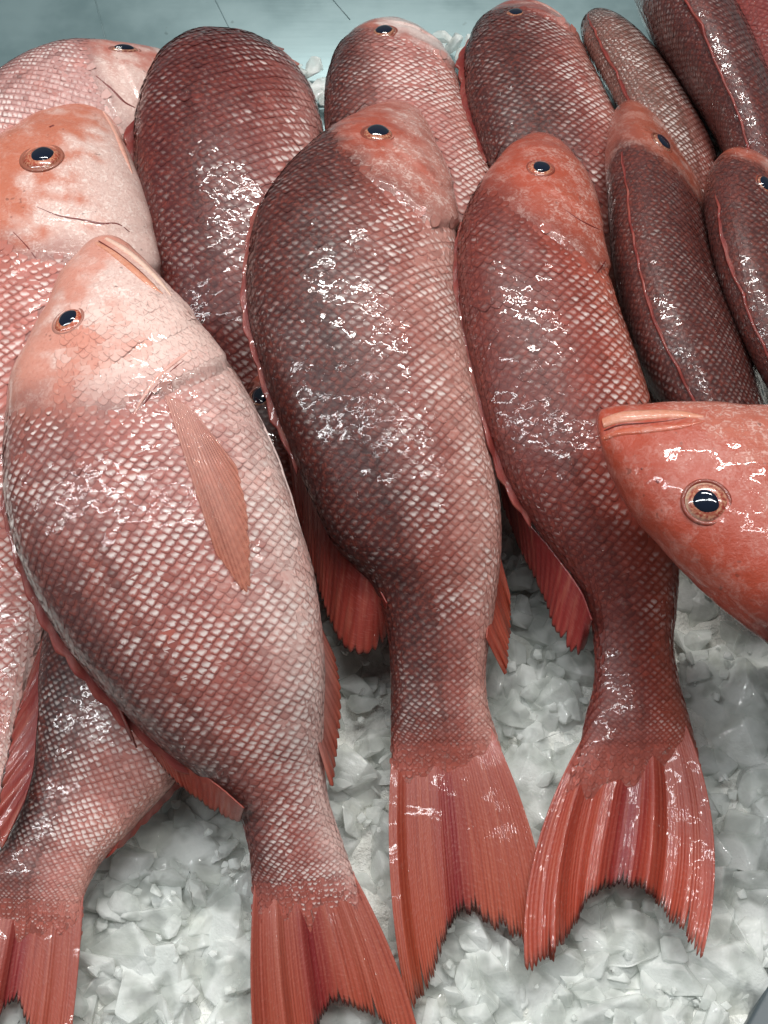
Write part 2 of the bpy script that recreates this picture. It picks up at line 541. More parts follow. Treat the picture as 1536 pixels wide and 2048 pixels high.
def body_color(f, s, t, P, for_scale=False):
    """pigment of the skin at (s along, t from back to belly): rows of rgb, plus shine of the scales"""
    p = f.pal
    n = vnoise(P, 28, 3, 3.1)
    m = vnoise(P, 75, 3, 9.7)
    tm = f.dark + .06 * n
    d = 1 - sstep(tm - .20, tm + .16, t)
    d = d * (1 - .25 * sstep(.8, 1, s))
    if 'nape' in p:
        d = d * (1 - p['nape'] * (1 - sstep(.34, .58, s)))
    back, side, belly = (np.array(p[q]) for q in ('back', 'side', 'belly'))
    bel = sstep(.55, .95, t + .1 * m)
    low = side * (1 - bel)[:, None] + belly * bel[:, None]
    col = back * d[:, None] + low * (1 - d)[:, None]
    # head
    shv = np.interp(t, T5, f.sh)
    hw = p.get('blend', .045)
    hd = 1 - sstep(-hw, hw * .5, s - shv + .02 * m)
    c0 = p.get('chk', .40)
    chk = sstep(c0, c0 + .28, t + .22 * m + .15 * n) * sstep(.03, .12, s)
    hcol = np.array(p['head'])[None] * (1 - chk * p['cheek'])[:, None] + np.array(p['pale'])[None] * (chk * p['cheek'])[:, None]
    brow = (1 - sstep(.02, .24, t + .06 * m)) * .45
    hcol = hcol * (1 - brow)[:, None] + np.array(p['brow'])[None] * brow[:, None]
    f.mott = .12 + .88 * chk * min(1.0, p['cheek'] * 1.1)
    col = col * (1 - hd)[:, None] + hcol * hd[:, None]
    red = sstep(.15, .6, m) * (.08 + .20 * (1 - d)) * (1 - hd)
    col = col * (1 - red)[:, None] + np.array(p['red'])[None] * red[:, None]
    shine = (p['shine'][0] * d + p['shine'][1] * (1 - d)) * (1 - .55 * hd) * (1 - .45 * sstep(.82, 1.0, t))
    ll = np.exp(-((t - np.interp(s, [.25, .6, .95], [.34, .40, .50])) / .014)**2) * sstep(.3, .4, s) * .55
    col = col * (1 - ll * .55)[:, None]; shine = shine * (1 - ll)
    if f.sb < 1:
        tl = sstep(f.sb - .03, f.sb * .2 + .8, s)
        col = col * (1 - tl)[:, None] + np.array((.37, .095, .072))[None] * tl[:, None]
        shine = shine * (1 - .30 * tl)
    return col, shine, d, hd


def finish_body(f):
    P = f.P.reshape(-1, 3)
    S = np.repeat(f.s, f.nt); t = np.tile(f.tt, len(f.s))
    col, sh, d, hd = body_color(f, S, t, P)
    col = col * (1 - .35 * (1 - hd) * (1 - d))[:, None] if f.wants_scales else col
    F = quads(len(f.s), f.nt, True)
    me = mesh_from('body', P, F)
    mo = np.clip(hd * f.mott + (1 - hd) * .2, 0, 1)
    set_col(me, np.c_[col, mo])
    # close the tail end with a fan of the last ring
    f.body = add('body', me, M['skin'], f.root)


# visibility of the heap from where the photograph was taken, on a coarse grid (only to decide which
# scales and ice chunks show largest)
ZB = np.full((256 + 64, 192 + 64), 1e9)


def zsplat(px, py, dep):
    i = np.clip((py / 8 + 32).astype(int), 0, ZB.shape[0] - 1); j = np.clip((px / 8 + 32).astype(int), 0, ZB.shape[1] - 1)
    np.minimum.at(ZB, (i.ravel(), j.ravel()), dep.ravel())


def zvis(px, py, dep, slack):
    i = np.clip((py / 8 + 32).astype(int), 0, ZB.shape[0] - 1); j = np.clip((px / 8 + 32).astype(int), 0, ZB.shape[1] - 1)
    return dep < ZB[i, j] + slack


# one scale: a rounded shingle, x towards the tail, lifted at its rear margin
def scale_template(nu=6, nv=5):
    us = np.array([-.62, -.25, .08, .34, .52, .62])
    hw = np.array([.52, .59, .56, .41, .23, .05])
    V = []
    for u, h in zip(us, hw):
        for q in np.linspace(-1, 1, nv):
            y = q * h
            lift = .012 + .042 * (u + .62) / 1.24 + .030 * (1 - (y / .59)**2) - .012 * max(0, u - .45) / .17
            V.append((u, y, lift))
    return np.array(V), quads(len(us), nv)


SV, SF = scale_template()
scale_mesh = mesh_from('scale', SV, SF[:, ::-1] if True else SF)
set_vec(scale_mesh, SV, 'local')
scale_mesh.materials.append(M['scale_one'])


def lay_scales(f):
    nt = f.nt
    half = nt // 2
    ext0 = 0.75 if f.roll < 30 else 1.15           # how far past the back ridge the rows go
    js = np.arange(-int(ext0 / math.pi * half), half + int(.35 / math.pi * half))
    P = f.P[:, js % nt]
    seg = np.linalg.norm(np.diff(P, axis=1), axis=2)
    arc = np.concatenate([np.zeros((len(f.s), 1)), np.cumsum(seg, 1)], 1)
    jm = np.argmin(np.abs(js - int(half * .52)))
    arc = arc - arc[:, jm:jm + 1]
    tt = np.where(js < 0, -js / half, np.where(js > half, 2 - js / half, js / half))
    out = []
    s = float(f.sh.min()) - .10 * (f.cheek > 0)
    s = max(s, .05)
    i = 0
    while s < 1.0:
        grow = np.interp(s / f.sb, [0, .2, .6, .85, .96, 1, 1.15], [.72, 1, 1, .88, .64, .48, .28])
        pv = f.pitch * grow
        r = np.searchsorted(f.s, s); r = min(max(r, 1), len(f.s) - 1)
        w = (s - f.s[r - 1]) / (f.s[r] - f.s[r - 1])
        A = arc[r - 1] * (1 - w) + arc[r] * w
        Pr = P[r - 1] * (1 - w) + P[r] * w
        Nr = f.N[r - 1][js % nt] * (1 - w) + f.N[r][js % nt] * w
        Tr = P[min(r + 1, len(f.s) - 1)] - P[max(r - 2, 0)]
        lo, hi = A[0], A[-1]
        v = (np.arange(math.floor(lo / pv), math.ceil(hi / pv) + 1) + .5 * (i % 2)) * pv
        v = v[(v > lo) & (v < hi)]
        v = v + rng.normal(0, .035, len(v)) * pv
        g = lambda Y: np.stack([np.interp(v, A, Y[:, q]) for q in range(3)], 1)
        p, n, t = g(Pr), unit(g(Nr)), g(Tr)
        tv = np.interp(v, A, tt)
        shv = np.interp(tv, T5, f.sh)
        start = shv + rng.normal(0, .004, len(v))
        keep = s > start
        if s > f.sb:
            keep &= rng.random(len(v)) > ((s - f.sb) / (1 - f.sb))**1.3
        if f.cheek > 0:
            keep |= (tv > .34) & (tv < .88) & (s > shv - .15) & (s < shv - .012)
        cheek = s < shv
        if keep.any():
            sz = np.where(cheek, pv * .80, pv * (.62 + .38 * sstep(0, .05, s - shv)))
            out.append(np.c_[p, n, t, np.full(len(v), s), tv, sz, cheek][keep])
        s += pv * .42 / f.length
        i += 1
    R = np.concatenate(out)
    p, n, t = R[:, :3], R[:, 3:6], unit(R[:, 6:9])
    px, py, dep = project(p)
    fac = (n * unit(CAM - p)).sum(1)
    keep = (fac > -.12) & (px > -130) & (px < IMG_W + 130) & (py > -130) & (py < IMG_H + 130) & zvis(px, py, dep, .035)
    R, p, n, t, px, py, dep, fac = (q[keep] for q in (R, p, n, t, px, py, dep, fac))
    if len(R) == 0:
        return
    S, tv, sz, chk = R[:, 9], R[:, 10], R[:, 11], R[:, 12]
    x = unit(t - n * (t * n).sum(1)[:, None]); y = np.cross(n, x)
    # tiny unevenness: every scale is tilted and turned a little on its own
    m = len(R)
    ang = rng.normal(0, .07, m); ca, sa = np.cos(ang)[:, None], np.sin(ang)[:, None]
    x, y = x * ca + y * sa, y * ca - x * sa
    tl = rng.normal(0, .022, m)[:, None]
    x, n2 = unit(x + n * tl), unit(n - x * tl)
    y = np.cross(n2, x)
    sc = sz * (1.07 + rng.normal(0, .03, m))
    col, shine, d, hd = body_color(f, S, tv, p)
    var = 1 + rng.normal(0, .09, m) * np.where(chk > 0, .25, 1)
    col = np.clip(col * var[:, None], .005, .9)
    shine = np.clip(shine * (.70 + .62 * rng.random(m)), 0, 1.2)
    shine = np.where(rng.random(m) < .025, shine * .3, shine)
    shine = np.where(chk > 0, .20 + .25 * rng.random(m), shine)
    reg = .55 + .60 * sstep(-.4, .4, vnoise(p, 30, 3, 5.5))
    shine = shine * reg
    lift = np.where(chk > 0, .22, 1.0) * np.where(S > f.sb, .35, 1.0)
    # lift falls off to nothing on the snout side so that the first row grows out of the skin
    area_px = (sz / dep * FPX)**2 * np.clip(fac, 0, 1)
    inside = (px > 4) & (px < IMG_W - 4) & (py > 4) & (py < IMG_H - 4) & zvis(px, py, dep, .006) & (fac > .2)
    order = np.argsort(-(area_px * inside))
    one = np.zeros(m, bool)
    ns = min(f.singles, int(inside.sum()))
    one[order[:ns]] = True
    for q in np.where(one)[0]:
        o = bpy.data.objects.new('scale', scale_mesh)
        COL.objects.link(o)
        B = Matrix(((x[q, 0] * sc[q], y[q, 0] * sc[q], n2[q, 0] * sc[q] * lift[q], p[q, 0]),
                    (x[q, 1] * sc[q], y[q, 1] * sc[q], n2[q, 1] * sc[q] * lift[q], p[q, 1]),
                    (x[q, 2] * sc[q], y[q, 2] * sc[q], n2[q, 2] * sc[q] * lift[q], p[q, 2]), (0, 0, 0, 1)))
        o.parent = f.body
        o.matrix_local = B
        o.color = (*[float(z) for z in col[q]], float(min(shine[q], 1.0)))
    rest = np.where(~one)[0]
    if len(rest):
        k = len(SV)
        V = (p[rest][:, None, :] + (sc[rest][:, None] * SV[None, :, 0])[..., None] * x[rest][:, None]
             + (sc[rest][:, None] * SV[None, :, 1])[..., None] * y[rest][:, None]
             + ((sc * lift)[rest][:, None] * SV[None, :, 2])[..., None] * n2[rest][:, None])
        Fm = (SF[:, ::-1][None] + (np.arange(len(rest)) * k)[:, None, None]).reshape(-1, 4)
        me = mesh_from('scales', V.reshape(-1, 3), Fm)
        set_col(me, np.repeat(np.c_[col[rest], np.minimum(shine[rest], 1.0)], k, 0))
        set_vec(me, np.tile(SV, (len(rest), 1)), 'local')
        o = add('scales', me, M['scale_mass'], f.body)
        tag(o, kind='stuff')
    f.nscales = (ns, len(rest))


def surf(f, px, py):
    """point, normal, towards-tail direction of the fish's visible side at a photo pixel"""
    d = (f.px - px)**2 + (f.py - py)**2 + np.where(f.facing > .05, 0, 1e6)
    i, j = np.unravel_index(np.argmin(d), d.shape)
    # blend of the four nearest for smoothness
    p, n = f.P[i, j], f.N[i, j]
    t = unit(f.P[min(i + 2, len(f.s) - 1), j] - f.P[max(i - 2, 0), j])
    # slide along the tangent plane to the exact sight line
    ray = FWD + RIGHT * ((px - IMG_W / 2) / FPX) + UP * ((IMG_H / 2 - py) / FPX)
    den = ray @ n
    if abs(den) > .15 and math.sqrt(d[i, j]) < 30:
        p = CAM + ray * (((p - CAM) @ n) / den)
    return p, n, t


def dome(R, h, rings, nseg=28, rin=0.0):
    rad = np.linspace(rin, 1, rings)
    V = []
    for r in rad:
        for a in np.linspace(0, 2 * math.pi, nseg, endpoint=False):
            V.append((R * r * math.cos(a), R * r * math.sin(a), h * math.sqrt(max(0, 1 - r * r * .97))))
    return np.array(V), quads(rings, nseg, True), np.repeat(rad, nseg)


def frame(p, n, t):
    x = unit(t - n * (t @ n)); y = np.cross(n, x)
    return lambda V: p + V[:, :1] * x + V[:, 1:2] * y + V[:, 2:3] * n


def eye(f, px, py, rpx, pupil=.58, iris=(.42, .07, .03), outer=(.14, .03, .02), squash=.92, lift=.0):
    g = np.random.default_rng(int(px * 7 + py))
    p, n, t = surf(f, px, py)
    R = rpx * np.linalg.norm(p - CAM) / FPX
    fr = frame(p - n * (R * .20 - lift), n, t)
    V, F, rad = dome(R, R * .42, 12, 32, 0.02)
    V[:, 1] *= squash
    me = mesh_from('eye', fr(V), F)
    A, B, Cc = np.array(iris), np.array(outer), np.array((.60, .32, .18))
    rim_in = np.exp(-((rad - pupil - .03) / .05)**2)
    ang_ = np.tile(np.linspace(0, 2 * math.pi, 32, endpoint=False), 12)
    mixo = sstep(.74, .98, rad) * (.55 + .45 * np.cos(ang_ - g.uniform(0, 6.28)))
    col = A * (1 - mixo)[:, None] + B * mixo[:, None]
    col = col * (1 - .30 * rim_in)[:, None] + Cc * (.30 * rim_in)[:, None]
    set_col(me, col)
    e = add('eye', me, M['iris'], f.root)
    V, F, rad = dome(R * pupil, R * .20, 8, 28, 0.02)
    V[:, 1] *= squash * .94; V[:, 2] += R * .29
    V[:, 0] += R * g.uniform(-.08, .08); V[:, 1] += R * g.uniform(-.07, .07)
    V[:, 0] *= 1 + .05 * np.sin(3 * np.arctan2(V[:, 1], V[:, 0]) + g.uniform(0, 6))
    add('pupil', mesh_from('pupil', fr(V), F), M['pupil'], e)
    # raised rim of skin
    nu, nv = 36, 8
    V = []
    for a in np.linspace(0, 2 * math.pi, nu, endpoint=False):
        for b in np.linspace(0, 2 * math.pi, nv, endpoint=False):
            rr = R * (1.03 + .12 * math.cos(b))
            V.append((rr * math.cos(a), rr * math.sin(a) * squash, R * (.10 + .10 * math.sin(b))))
    i = np.arange(nu)[:, None]; j = np.arange(nv)[None]
    F = np.stack([i * nv + j, ((i + 1) % nu) * nv + j, ((i + 1) % nu) * nv + (j + 1) % nv, i * nv + (j + 1) % nv], -1).reshape(-1, 4)
    me = mesh_from('eye_rim', fr(np.array(V)), F)
    set_col(me, np.tile(np.r_[np.array(f.pal['head']) * .55, .0], (nu * nv, 1)))
    add('eye_rim', me, M['skin'], e)


def tube(name, pts, rad, nrm, mat, parent, col=None, flat=.5, seg=10):
    """soft ridge along a path: flattened tube whose flat side faces nrm"""
    pts = np.asarray(pts); n = len(pts)
    T = unit(np.gradient(pts, axis=0))
    B = unit(np.cross(T, nrm)); Nn = unit(np.cross(B, T))
    V = []
    for i in range(n):
        for a in np.linspace(0, 2 * math.pi, seg, endpoint=False):
            V.append(pts[i] + rad[i] * (B[i] * math.cos(a) + Nn[i] * flat * math.sin(a)))
    me = mesh_from(name, V, quads(n, seg, True))
    if col is not None:
        set_col(me, np.tile(np.r_[np.array(col), .15], (len(V), 1)))
    return add(name, me, mat, parent)


def ridge(f, name, pix, wpx, mat='skin', col=None, flat=.5, sink=.2, n=28, parent=None):
    """a lip, jaw bone or fold that follows the skin along photo pixels"""
    q = poly(pix, n)
    S = [surf(f, *c) for c in q]
    p = np.array([s[0] for s in S]); nn = np.array([s[1] for s in S])
    ker = np.array([1, 2, 3, 2, 1]) / 9
    sm = lambda Y: np.stack([np.convolve(np.pad(Y[:, k], 2, mode='edge'), ker, 'valid') for k in range(3)], 1)
    p, nn = sm(p), unit(sm(nn))
    R = np.interp(np.linspace(0, 1, n), np.linspace(0, 1, len(wpx)), wpx) * np.linalg.norm(p - CAM, axis=1) / FPX
    return tube(name, p - nn * (R * flat * sink)[:, None], R, nn, M[mat], parent or f.root, col, flat)


def fin_mesh(base, tip, bend, nray, corr, notch, splits, seed, along=44):
    """rays from base to tip, membrane sagging between them, frayed rear edge"""
    g = np.random.default_rng(seed)
    sub = 6
    nc = nray * sub + 1
    B = poly(base, nc); Tt = poly(tip, nc)
    u = np.linspace(0, nray, nc)
    ph = np.abs(u - np.round(u)) * 2            # 0 on a ray boundary, 1 in the middle of a ray
    Ln = np.interp(u, np.arange(nray + 1), 1 + g.normal(0, .016, nray + 1))
    nt_ = np.interp(np.round(u), np.arange(nray + 1), notch * (.4 + 1.2 * g.random(nray + 1)))
    vmax = Ln - nt_ * (1 - ph)**1.5
    for b, dpt in splits:
        bb = round(b * nray)
        vmax = np.where(np.abs(u - bb) < .6, np.minimum(vmax, 1 - dpt * (1 - np.abs(u - bb) / .6)), vmax)
    v = np.linspace(0, 1, along)
    vv = v[:, None] * vmax[None]
    return B, Tt, u, ph, vv


def fin(f, name, base, tip, z=None, nray=14, corr=.0003, notch=.05, splits=(), bulge=0, drape=False, lift=.0015,
        cols=((.40, .06, .035), (.48, .09, .05)), black=0.0, mid=None, seed=1, sag=0.0, scaly=0.0, parent=None, thick=.0007, edge_pale=None, opacity=1.0):
    base = np.asarray(base, float); tip = np.asarray(tip, float)
    B, Tt, u, ph, vv = fin_mesh(base, tip, None, nray, corr, notch, splits, seed)
    nv, nc = vv.shape
    un = u / nray
    px = B[None, :, 0] * (1 - vv) + Tt[None, :, 0] * vv + bulge * (2 * un - 1)[None] * 4 * vv * (1 - vv)
    py = B[None, :, 1] * (1 - vv) + Tt[None, :, 1] * vv
    g = np.random.default_rng(seed + 50)
    wob = np.interp(np.arange(nc), np.linspace(0, nc - 1, 15), g.normal(0, 1, 15))
    wob = np.convolve(np.pad(wob, 4, mode='edge'), np.ones(9) / 9, 'valid')
    if drape:
        pts = np.zeros((nv, nc, 3)); nr = np.zeros((nv, nc, 3))
        for i in range(nv):
            for j in range(nc):
                p, n, t = surf(f, px[i, j], py[i, j])
                pts[i, j] = p; nr[i, j] = n
        for _ in range(2):
            pp = np.pad(pts, ((1, 1), (1, 1), (0, 0)), mode='edge')
            pts = (pp[:-2, 1:-1] + pp[2:, 1:-1] + pp[1:-1, :-2] + pp[1:-1, 2:] + 2 * pts) / 6
            pp = np.pad(nr, ((1, 1), (1, 1), (0, 0)), mode='edge')
            nr = unit((pp[:-2, 1:-1] + pp[2:, 1:-1] + pp[1:-1, :-2] + pp[1:-1, 2:] + 2 * nr) / 6)
        off = lift
    else:
        zb, zt = z
        zz = zb + (zt - zb) * vv + sag * 4 * vv * (1 - vv) + .0026 * wob[None] * np.clip(vv, 0, 1)**.7
        pts = np.zeros((nv, nc, 3))
        for i in range(nv):
            for j in range(nc):
                pts[i, j] = at(px[i, j], py[i, j], zz[i, j])
        nr = unit(np.cross(np.gradient(pts, axis=0), np.gradient(pts, axis=1)))
        nr *= np.sign(nr[..., 2:3] + 1e-9)
        off = 0.0
    amp = corr * np.sin(np.clip(vv, 0, 1) * math.pi * .5)**.5
    pts = pts + nr * (off + amp * (np.cos(np.pi * (1 - ph)) * .5)[None])[..., None]
    return fin_object(f, name, pts, vv, un, ph, nray, cols, black, mid, seed, scaly, parent, thick, edge_pale, opacity)


def fin_object(f, name, pts, vv, un, ph, nray, cols, black, mid, seed, scaly, parent, thick, edge_pale=None, opacity=1.0):
    nv, nc = vv.shape
    c0, c1 = np.array(cols[0]), np.array(cols[1])
    C = c0 + (c1 - c0) * np.clip(vv, 0, 1)[..., None]
    C = C * (1 - .10 * (1 - ph)**2)[None, :, None]
    if mid is not None:
        mm = np.exp(-((un - mid[0]) / mid[1])**2)[None] * sstep(.05, .4, vv)
        C = C * (1 - mm * .75)[..., None] + np.array((.26, .012, .03)) * (mm * .75)[..., None]
    if scaly:
        sc = 1 - sstep(.0, scaly, vv)
        C = C * (1 - .6 * sc)[..., None] + np.array((.37, .095, .072)) * (.9 * sc)[..., None]
    if black:
        vm = vv[-1:]
        e = sstep(1 - black * 1.6, 1 - black * .3, vv / np.maximum(vm, .01)) * (.45 + .55 * np.exp(-((un - .5) / .33)**2))[None]
        C = C * (1 - e)[..., None] + np.array((.006, .005, .006)) * e[..., None]
    if edge_pale is not None:
        e = sstep(edge_pale[0], edge_pale[1], un)[None] * sstep(.0, .3, vv)
        C = C * (1 - e * .8)[..., None] + np.array((.75, .62, .58)) * (e * .8)[..., None]
    me = mesh_from(name, pts.reshape(-1, 3), quads(nv, nc))
    al_ = opacity * (1 - .30 * sstep(.70, 1.0, vv / np.maximum(vv[-1:], .01)) * (1 - ph)[None])
    set_col(me, np.c_[C.reshape(-1, 3), al_.reshape(-1)])
    set_vec(me, np.stack([np.broadcast_to(un * nray + seed * 3.7, vv.shape), vv, np.zeros_like(vv)], -1).reshape(-1, 3), 'finuv')
    o = add(name, me, M['fin'], parent or f.root)
    md = o.modifiers.new('thickness', 'SOLIDIFY'); md.thickness = thick; md.offset = 0
    return o


def spiny_fin(f, s0, s1, h, nspine=10, th0=0.0, lean=.5, seed=3, cols=((.19, .020, .019), (.34, .060, .05)), notch=.30, back=.05):
    """the spiny back fin, folded down along the ridge of the back"""
    j = int(round(th0 / (2 * math.pi) * f.nt)) % f.nt
    sub = 6; nc = nspine * sub + 1
    g = np.random.default_rng(seed)
    s = np.linspace(s0, s1, nc)
    ip = lambda Y, q: np.stack([np.interp(q, f.s, Y[:, k]) for k in range(3)], 1)
    B = ip(f.P[:, j], s); D = unit(ip(f.N[:, j], s)); Sx = unit(ip(f.Sa, s))
    u = np.linspace(0, nspine, nc); ph = 1 - np.abs(u - np.round(u)) * 2      # 1 on a spine
    hh = h * np.interp(np.linspace(0, 1, nc), [0, .12, .5, .9, 1], [.25, .9, 1, .8, .55])
    hh = hh * (1 - notch * (1 - ph)**1.3) * (1 + .12 * np.interp(u, np.arange(nspine + 1), g.normal(0, 1, nspine + 1)))
    tipdir = unit(D * (1 - lean) + Sx * .0 + unit(ip(f.T, np.clip(s + .02, 0, 1))) * lean * 1.6)
    v = np.linspace(-.15, 1, 9)
    wv = np.interp(u, np.arange(nspine + 1), g.normal(0, 1, nspine + 1))
    pts = B[None] + tipdir[None] * (v[:, None] * hh[None])[..., None] + Sx[None] * (.0009 * wv[None] * np.clip(v, 0, 1)[:, None])[..., None]
    pts = pts + Sx[None] * (.0007 * (ph - .5))[None, :, None]
    vv = np.repeat(np.clip(v, 0, 1)[:, None], nc, 1)
    return fin_object(f, 'spiny_dorsal_fin', pts, vv, u / nspine, 1 - (1 - ph) * .9, nspine, cols, 0, None, seed, 0, None, .0013)


# ---- palettes (real pigment, linear)
DARKRED = dict(back=(.056, .018, .017), side=(.185, .045, .036), belly=(.48, .21, .17), head=(.40, .088, .052),
               pale=(.62, .38, .33), brow=(.20, .040, .028), red=(.26, .042, .026), cheek=.75, shine=(.40, .92))
PALE = dict(back=(.075, .030, .029), side=(.34, .115, .098), belly=(.74, .53, .48), head=(.62, .265, .20),
            pale=(.78, .58, .52), brow=(.46, .14, .085), red=(.50, .125, .085), chk=.30, cheek=.9, shine=(.42, 1.1))
RED = dict(back=(.050, .014, .014), side=(.25, .046, .032), belly=(.42, .12, .08), head=(.38, .064, .032),
           pale=(.47, .13, .08), brow=(.25, .038, .022), red=(.32, .043, .024), cheek=.35, blend=.08, shine=(.34, .70))
ORANGE = dict(RED, head=(.38, .055, .026), pale=(.60, .27, .20), brow=(.30, .042, .020), cheek=.38, chk=.50)

# ---- the heap, nearest the viewer last; rows are back x,y, belly x,y, height
f16 = make_body('red_snapper', 'dark red fish cut off by the top right corner of the picture', [
    (1400, -150, 1460, -160, .03), (1410, -80, 1560, -110, .03), (1432, 0, 1620, -30, .03), (1470, 90, 1660, 60, .03),
    (1515, 190, 1700, 160, .03), (1590, 290, 1730, 270, .035), (1620, 360, 1740, 350, .03)],
    roll=20, pal=dict(DARKRED, back=(.17, .03, .028), side=(.22, .04, .035)), pitch=0.00565, dark=.9, res=.6, gill=0)
f15 = make_body('red_snapper', 'dark fish on its belly at top right, spiny back fin running down its middle', [
    (1280, -95, 1350, -105, .03), (1254, -50, 1420, -60, .036), (1256, 10, 1475, 0, .042), (1284, 80, 1525, 80, .044),
    (1327, 150, 1565, 160, .044), (1377, 225, 1600, 245, .042), (1420, 300, 1630, 330, .038), (1450, 370, 1640, 410, .034),
    (1500, 450, 1610, 490, .03)], roll=58, pal=dict(DARKRED, back=(.075, .026, .025)), pitch=0.00493, dark=.85, res=.7, gill=0)
f14 = make_body('red_snapper', 'grey-brown backed fish behind the slim fish, its head turned away at the top', [
    (1180, 32, 1225, 25, .018), (1163, 50, 1265, 45, .026), (1165, 95, 1320, 92, .034), (1185, 150, 1365, 145, .038),
    (1215, 210, 1402, 205, .04), (1245, 280, 1438, 270, .04), (1270, 350, 1458, 345, .038), (1290, 430, 1456, 440, .035),
    (1310, 510, 1425, 520, .03), (1330, 590, 1400, 600, .025)], roll=42,
    pal=dict(DARKRED, back=(.16, .085, .07), side=(.33, .10, .08), belly=(.50, .28, .25), head=(.17, .07, .06), brow=(.15, .07, .06), shine=(.8, .8)),
    drop=22, pitch=0.00493, dark=.5, res=.8, gill=0, singles=0, sh=(.06, .06, .08, .1, .1))
f13 = make_body('red_snapper', 'plump dark red fish at the top, second to the right of the steel counter', [
    (1035, 17, 1062, 15, .012), (1000, 24, 1095, 20, .02), (960, 52, 1130, 45, .03), (937, 95, 1162, 85, .038),
    (928, 145, 1188, 135, .044), (932, 205, 1215, 190, .046), (948, 270, 1245, 255, .046), (975, 340, 1265, 330, .045),
    (1010, 410, 1270, 410, .042), (1050, 500, 1265, 500, .036), (1090, 590, 1240, 600, .03), (1120, 660, 1220, 670, .025)],
    roll=8, pal=dict(DARKRED, side=(.24, .065, .055), head=(.30, .06, .042), brow=(.17, .034, .028)), drop=16, pitch=0.00602, dark=.58, singles=300,
    sh=(.10, .16, .20, .24, .22))
f11 = make_body('red_snapper', 'fish with a white blotched cheek lying behind the middle fish at the top', [
    (755, 45, 785, 42, .012), (735, 52, 805, 45, .018), (700, 78, 850, 68, .028), (672, 115, 892, 108, .036),
    (655, 165, 918, 160, .042), (650, 225, 938, 225, .044), (655, 290, 962, 290, .045), (670, 360, 985, 350, .044),
    (690, 440, 1000, 430, .042), (720, 540, 1000, 530, .038), (760, 650, 980, 640, .03), (800, 740, 950, 730, .025)],
    roll=5, pal=dict(DARKRED, side=(.40, .16, .14), belly=(.48, .20, .16), pale=(.75, .60, .56), cheek=1.0, shine=(.40, 1.1)), drop=19, pitch=0.00581, dark=.40, singles=240,
    sh=(.12, .18, .24, .28, .26))
f8 = make_body('red_snapper', 'pale fish at the far left top with its snout pointing right', [
    (345, 94, 350, 108, .02), (305, 92, 345, 160, .028), (240, 95, 320, 235, .036), (150, 97, 270, 300, .04),
    (70, 122, 200, 370, .04), (0, 165, 120, 440, .04), (-60, 220, 40, 500, .038), (-120, 290, -30, 560, .034),
    (-170, 380, -100, 620, .03), (-200, 450, -150, 640, .025)], pal=dict(PALE, back=(.30, .13, .12), side=(.50, .28, .26), head=(.48, .15, .11)), drop=20, pitch=0.00602, dark=.35,
    singles=220, sh=(.20, .30, .34, .34, .3))
f7 = make_body('red_snapper', 'large dark maroon fish bending away behind the pale front fish', [
    (505, 104, 525, 106, -.004), (440, 92, 572, 122, .014), (375, 88, 615, 170, .030), (322, 125, 640, 225, .042),
    (290, 190, 648, 290, .047), (274, 270, 650, 360, .048), (275, 350, 640, 440, .047), (288, 440, 625, 520, .044),
    (308, 520, 610, 600, .041), (335, 600, 590, 680, .036), (370, 680, 570, 740, .028), (410, 760, 550, 800, .020),
    (440, 840, 540, 860, .014), (470, 900, 530, 910, .01)], roll=6,
    pal=dict(DARKRED, back=(.075, .015, .015), side=(.20, .042, .036), belly=(.50, .25, .22), shine=(.40, .90)), drop=46, pitch=0.00704, dark=.60, singles=300,
    sh=(.05, .08, .12, .16, .16))
f12 = make_body('red_snapper', 'fish almost hidden between the pale front fish and the middle fish, one eye showing', [
    (540, 728, 552, 728, .034), (514, 752, 574, 752, .036), (490, 790, 598, 800, .036), (474, 850, 615, 870, .034),
    (466, 930, 628, 950, .032), (470, 1020, 632, 1030, .03), (490, 1110, 628, 1110, .026), (520, 1190, 615, 1190, .022), (540, 1240, 600, 1240, .02)],
    pal=RED, pitch=0.00565, dark=.6, res=.6)
f9 = make_body('red_snapper', 'pale pink fish at the left edge with a big orange head and open flat eye', [
    (180, 210, 192, 209, .048), (140, 217, 222, 238, .05), (85, 243, 255, 300, .052), (25, 280, 282, 370, .053),
    (-45, 330, 303, 445, .053), (-110, 400, 318, 520, .052), (-165, 490, 328, 600, .05), (-200, 600, 330, 690, .05),
    (-210, 720, 328, 780, .048), (-200, 850, 315, 880, .046), (-175, 980, 280, 980, .042), (-135, 1100, 215, 1080, .036),
    (-90, 1210, 130, 1190, .032), (-60, 1310, 80, 1300, .029), (-50, 1400, 46, 1400, .026), (-60, 1500, 22, 1510, .024), (-75, 1600, 0, 1610, .02)],
    pal=dict(PALE, head=(.52, .16, .095), side=(.42, .14, .115), chk=.42, blend=.06), pitch=0.00634, dark=.22, singles=300, sh=(.26, .32, .37, .34, .26), gill=.0026)
f10 = make_body('red_snapper', 'fish under the pale front fish whose tail leaves the bottom left corner', [
    (330, 880, 420, 900, .012), (250, 960, 470, 1000, .024), (180, 1060, 480, 1120, .032), (125, 1160, 470, 1240, .034),
    (97, 1240, 440, 1370, .034), (82, 1330, 400, 1480, .034), (75, 1420, 350, 1560, .032), (68, 1510, 290, 1625, .028),
    (50, 1590, 240, 1680, .025), (20, 1670, 200, 1725, .022), (-20, 1740, 178, 1765, .02), (-35, 1790, 165, 1800, .019), (-48, 1840, 163, 1850, .0175), (-62, 1900, 156, 1910, .013)], ext=2,
    pal=dict(PALE, back=(.045, .016, .016), side=(.44, .17, .145), belly=(.60, .29, .24), shine=(.55, 1.15)), pitch=0.00458, dark=.52, singles=300, gill=0)
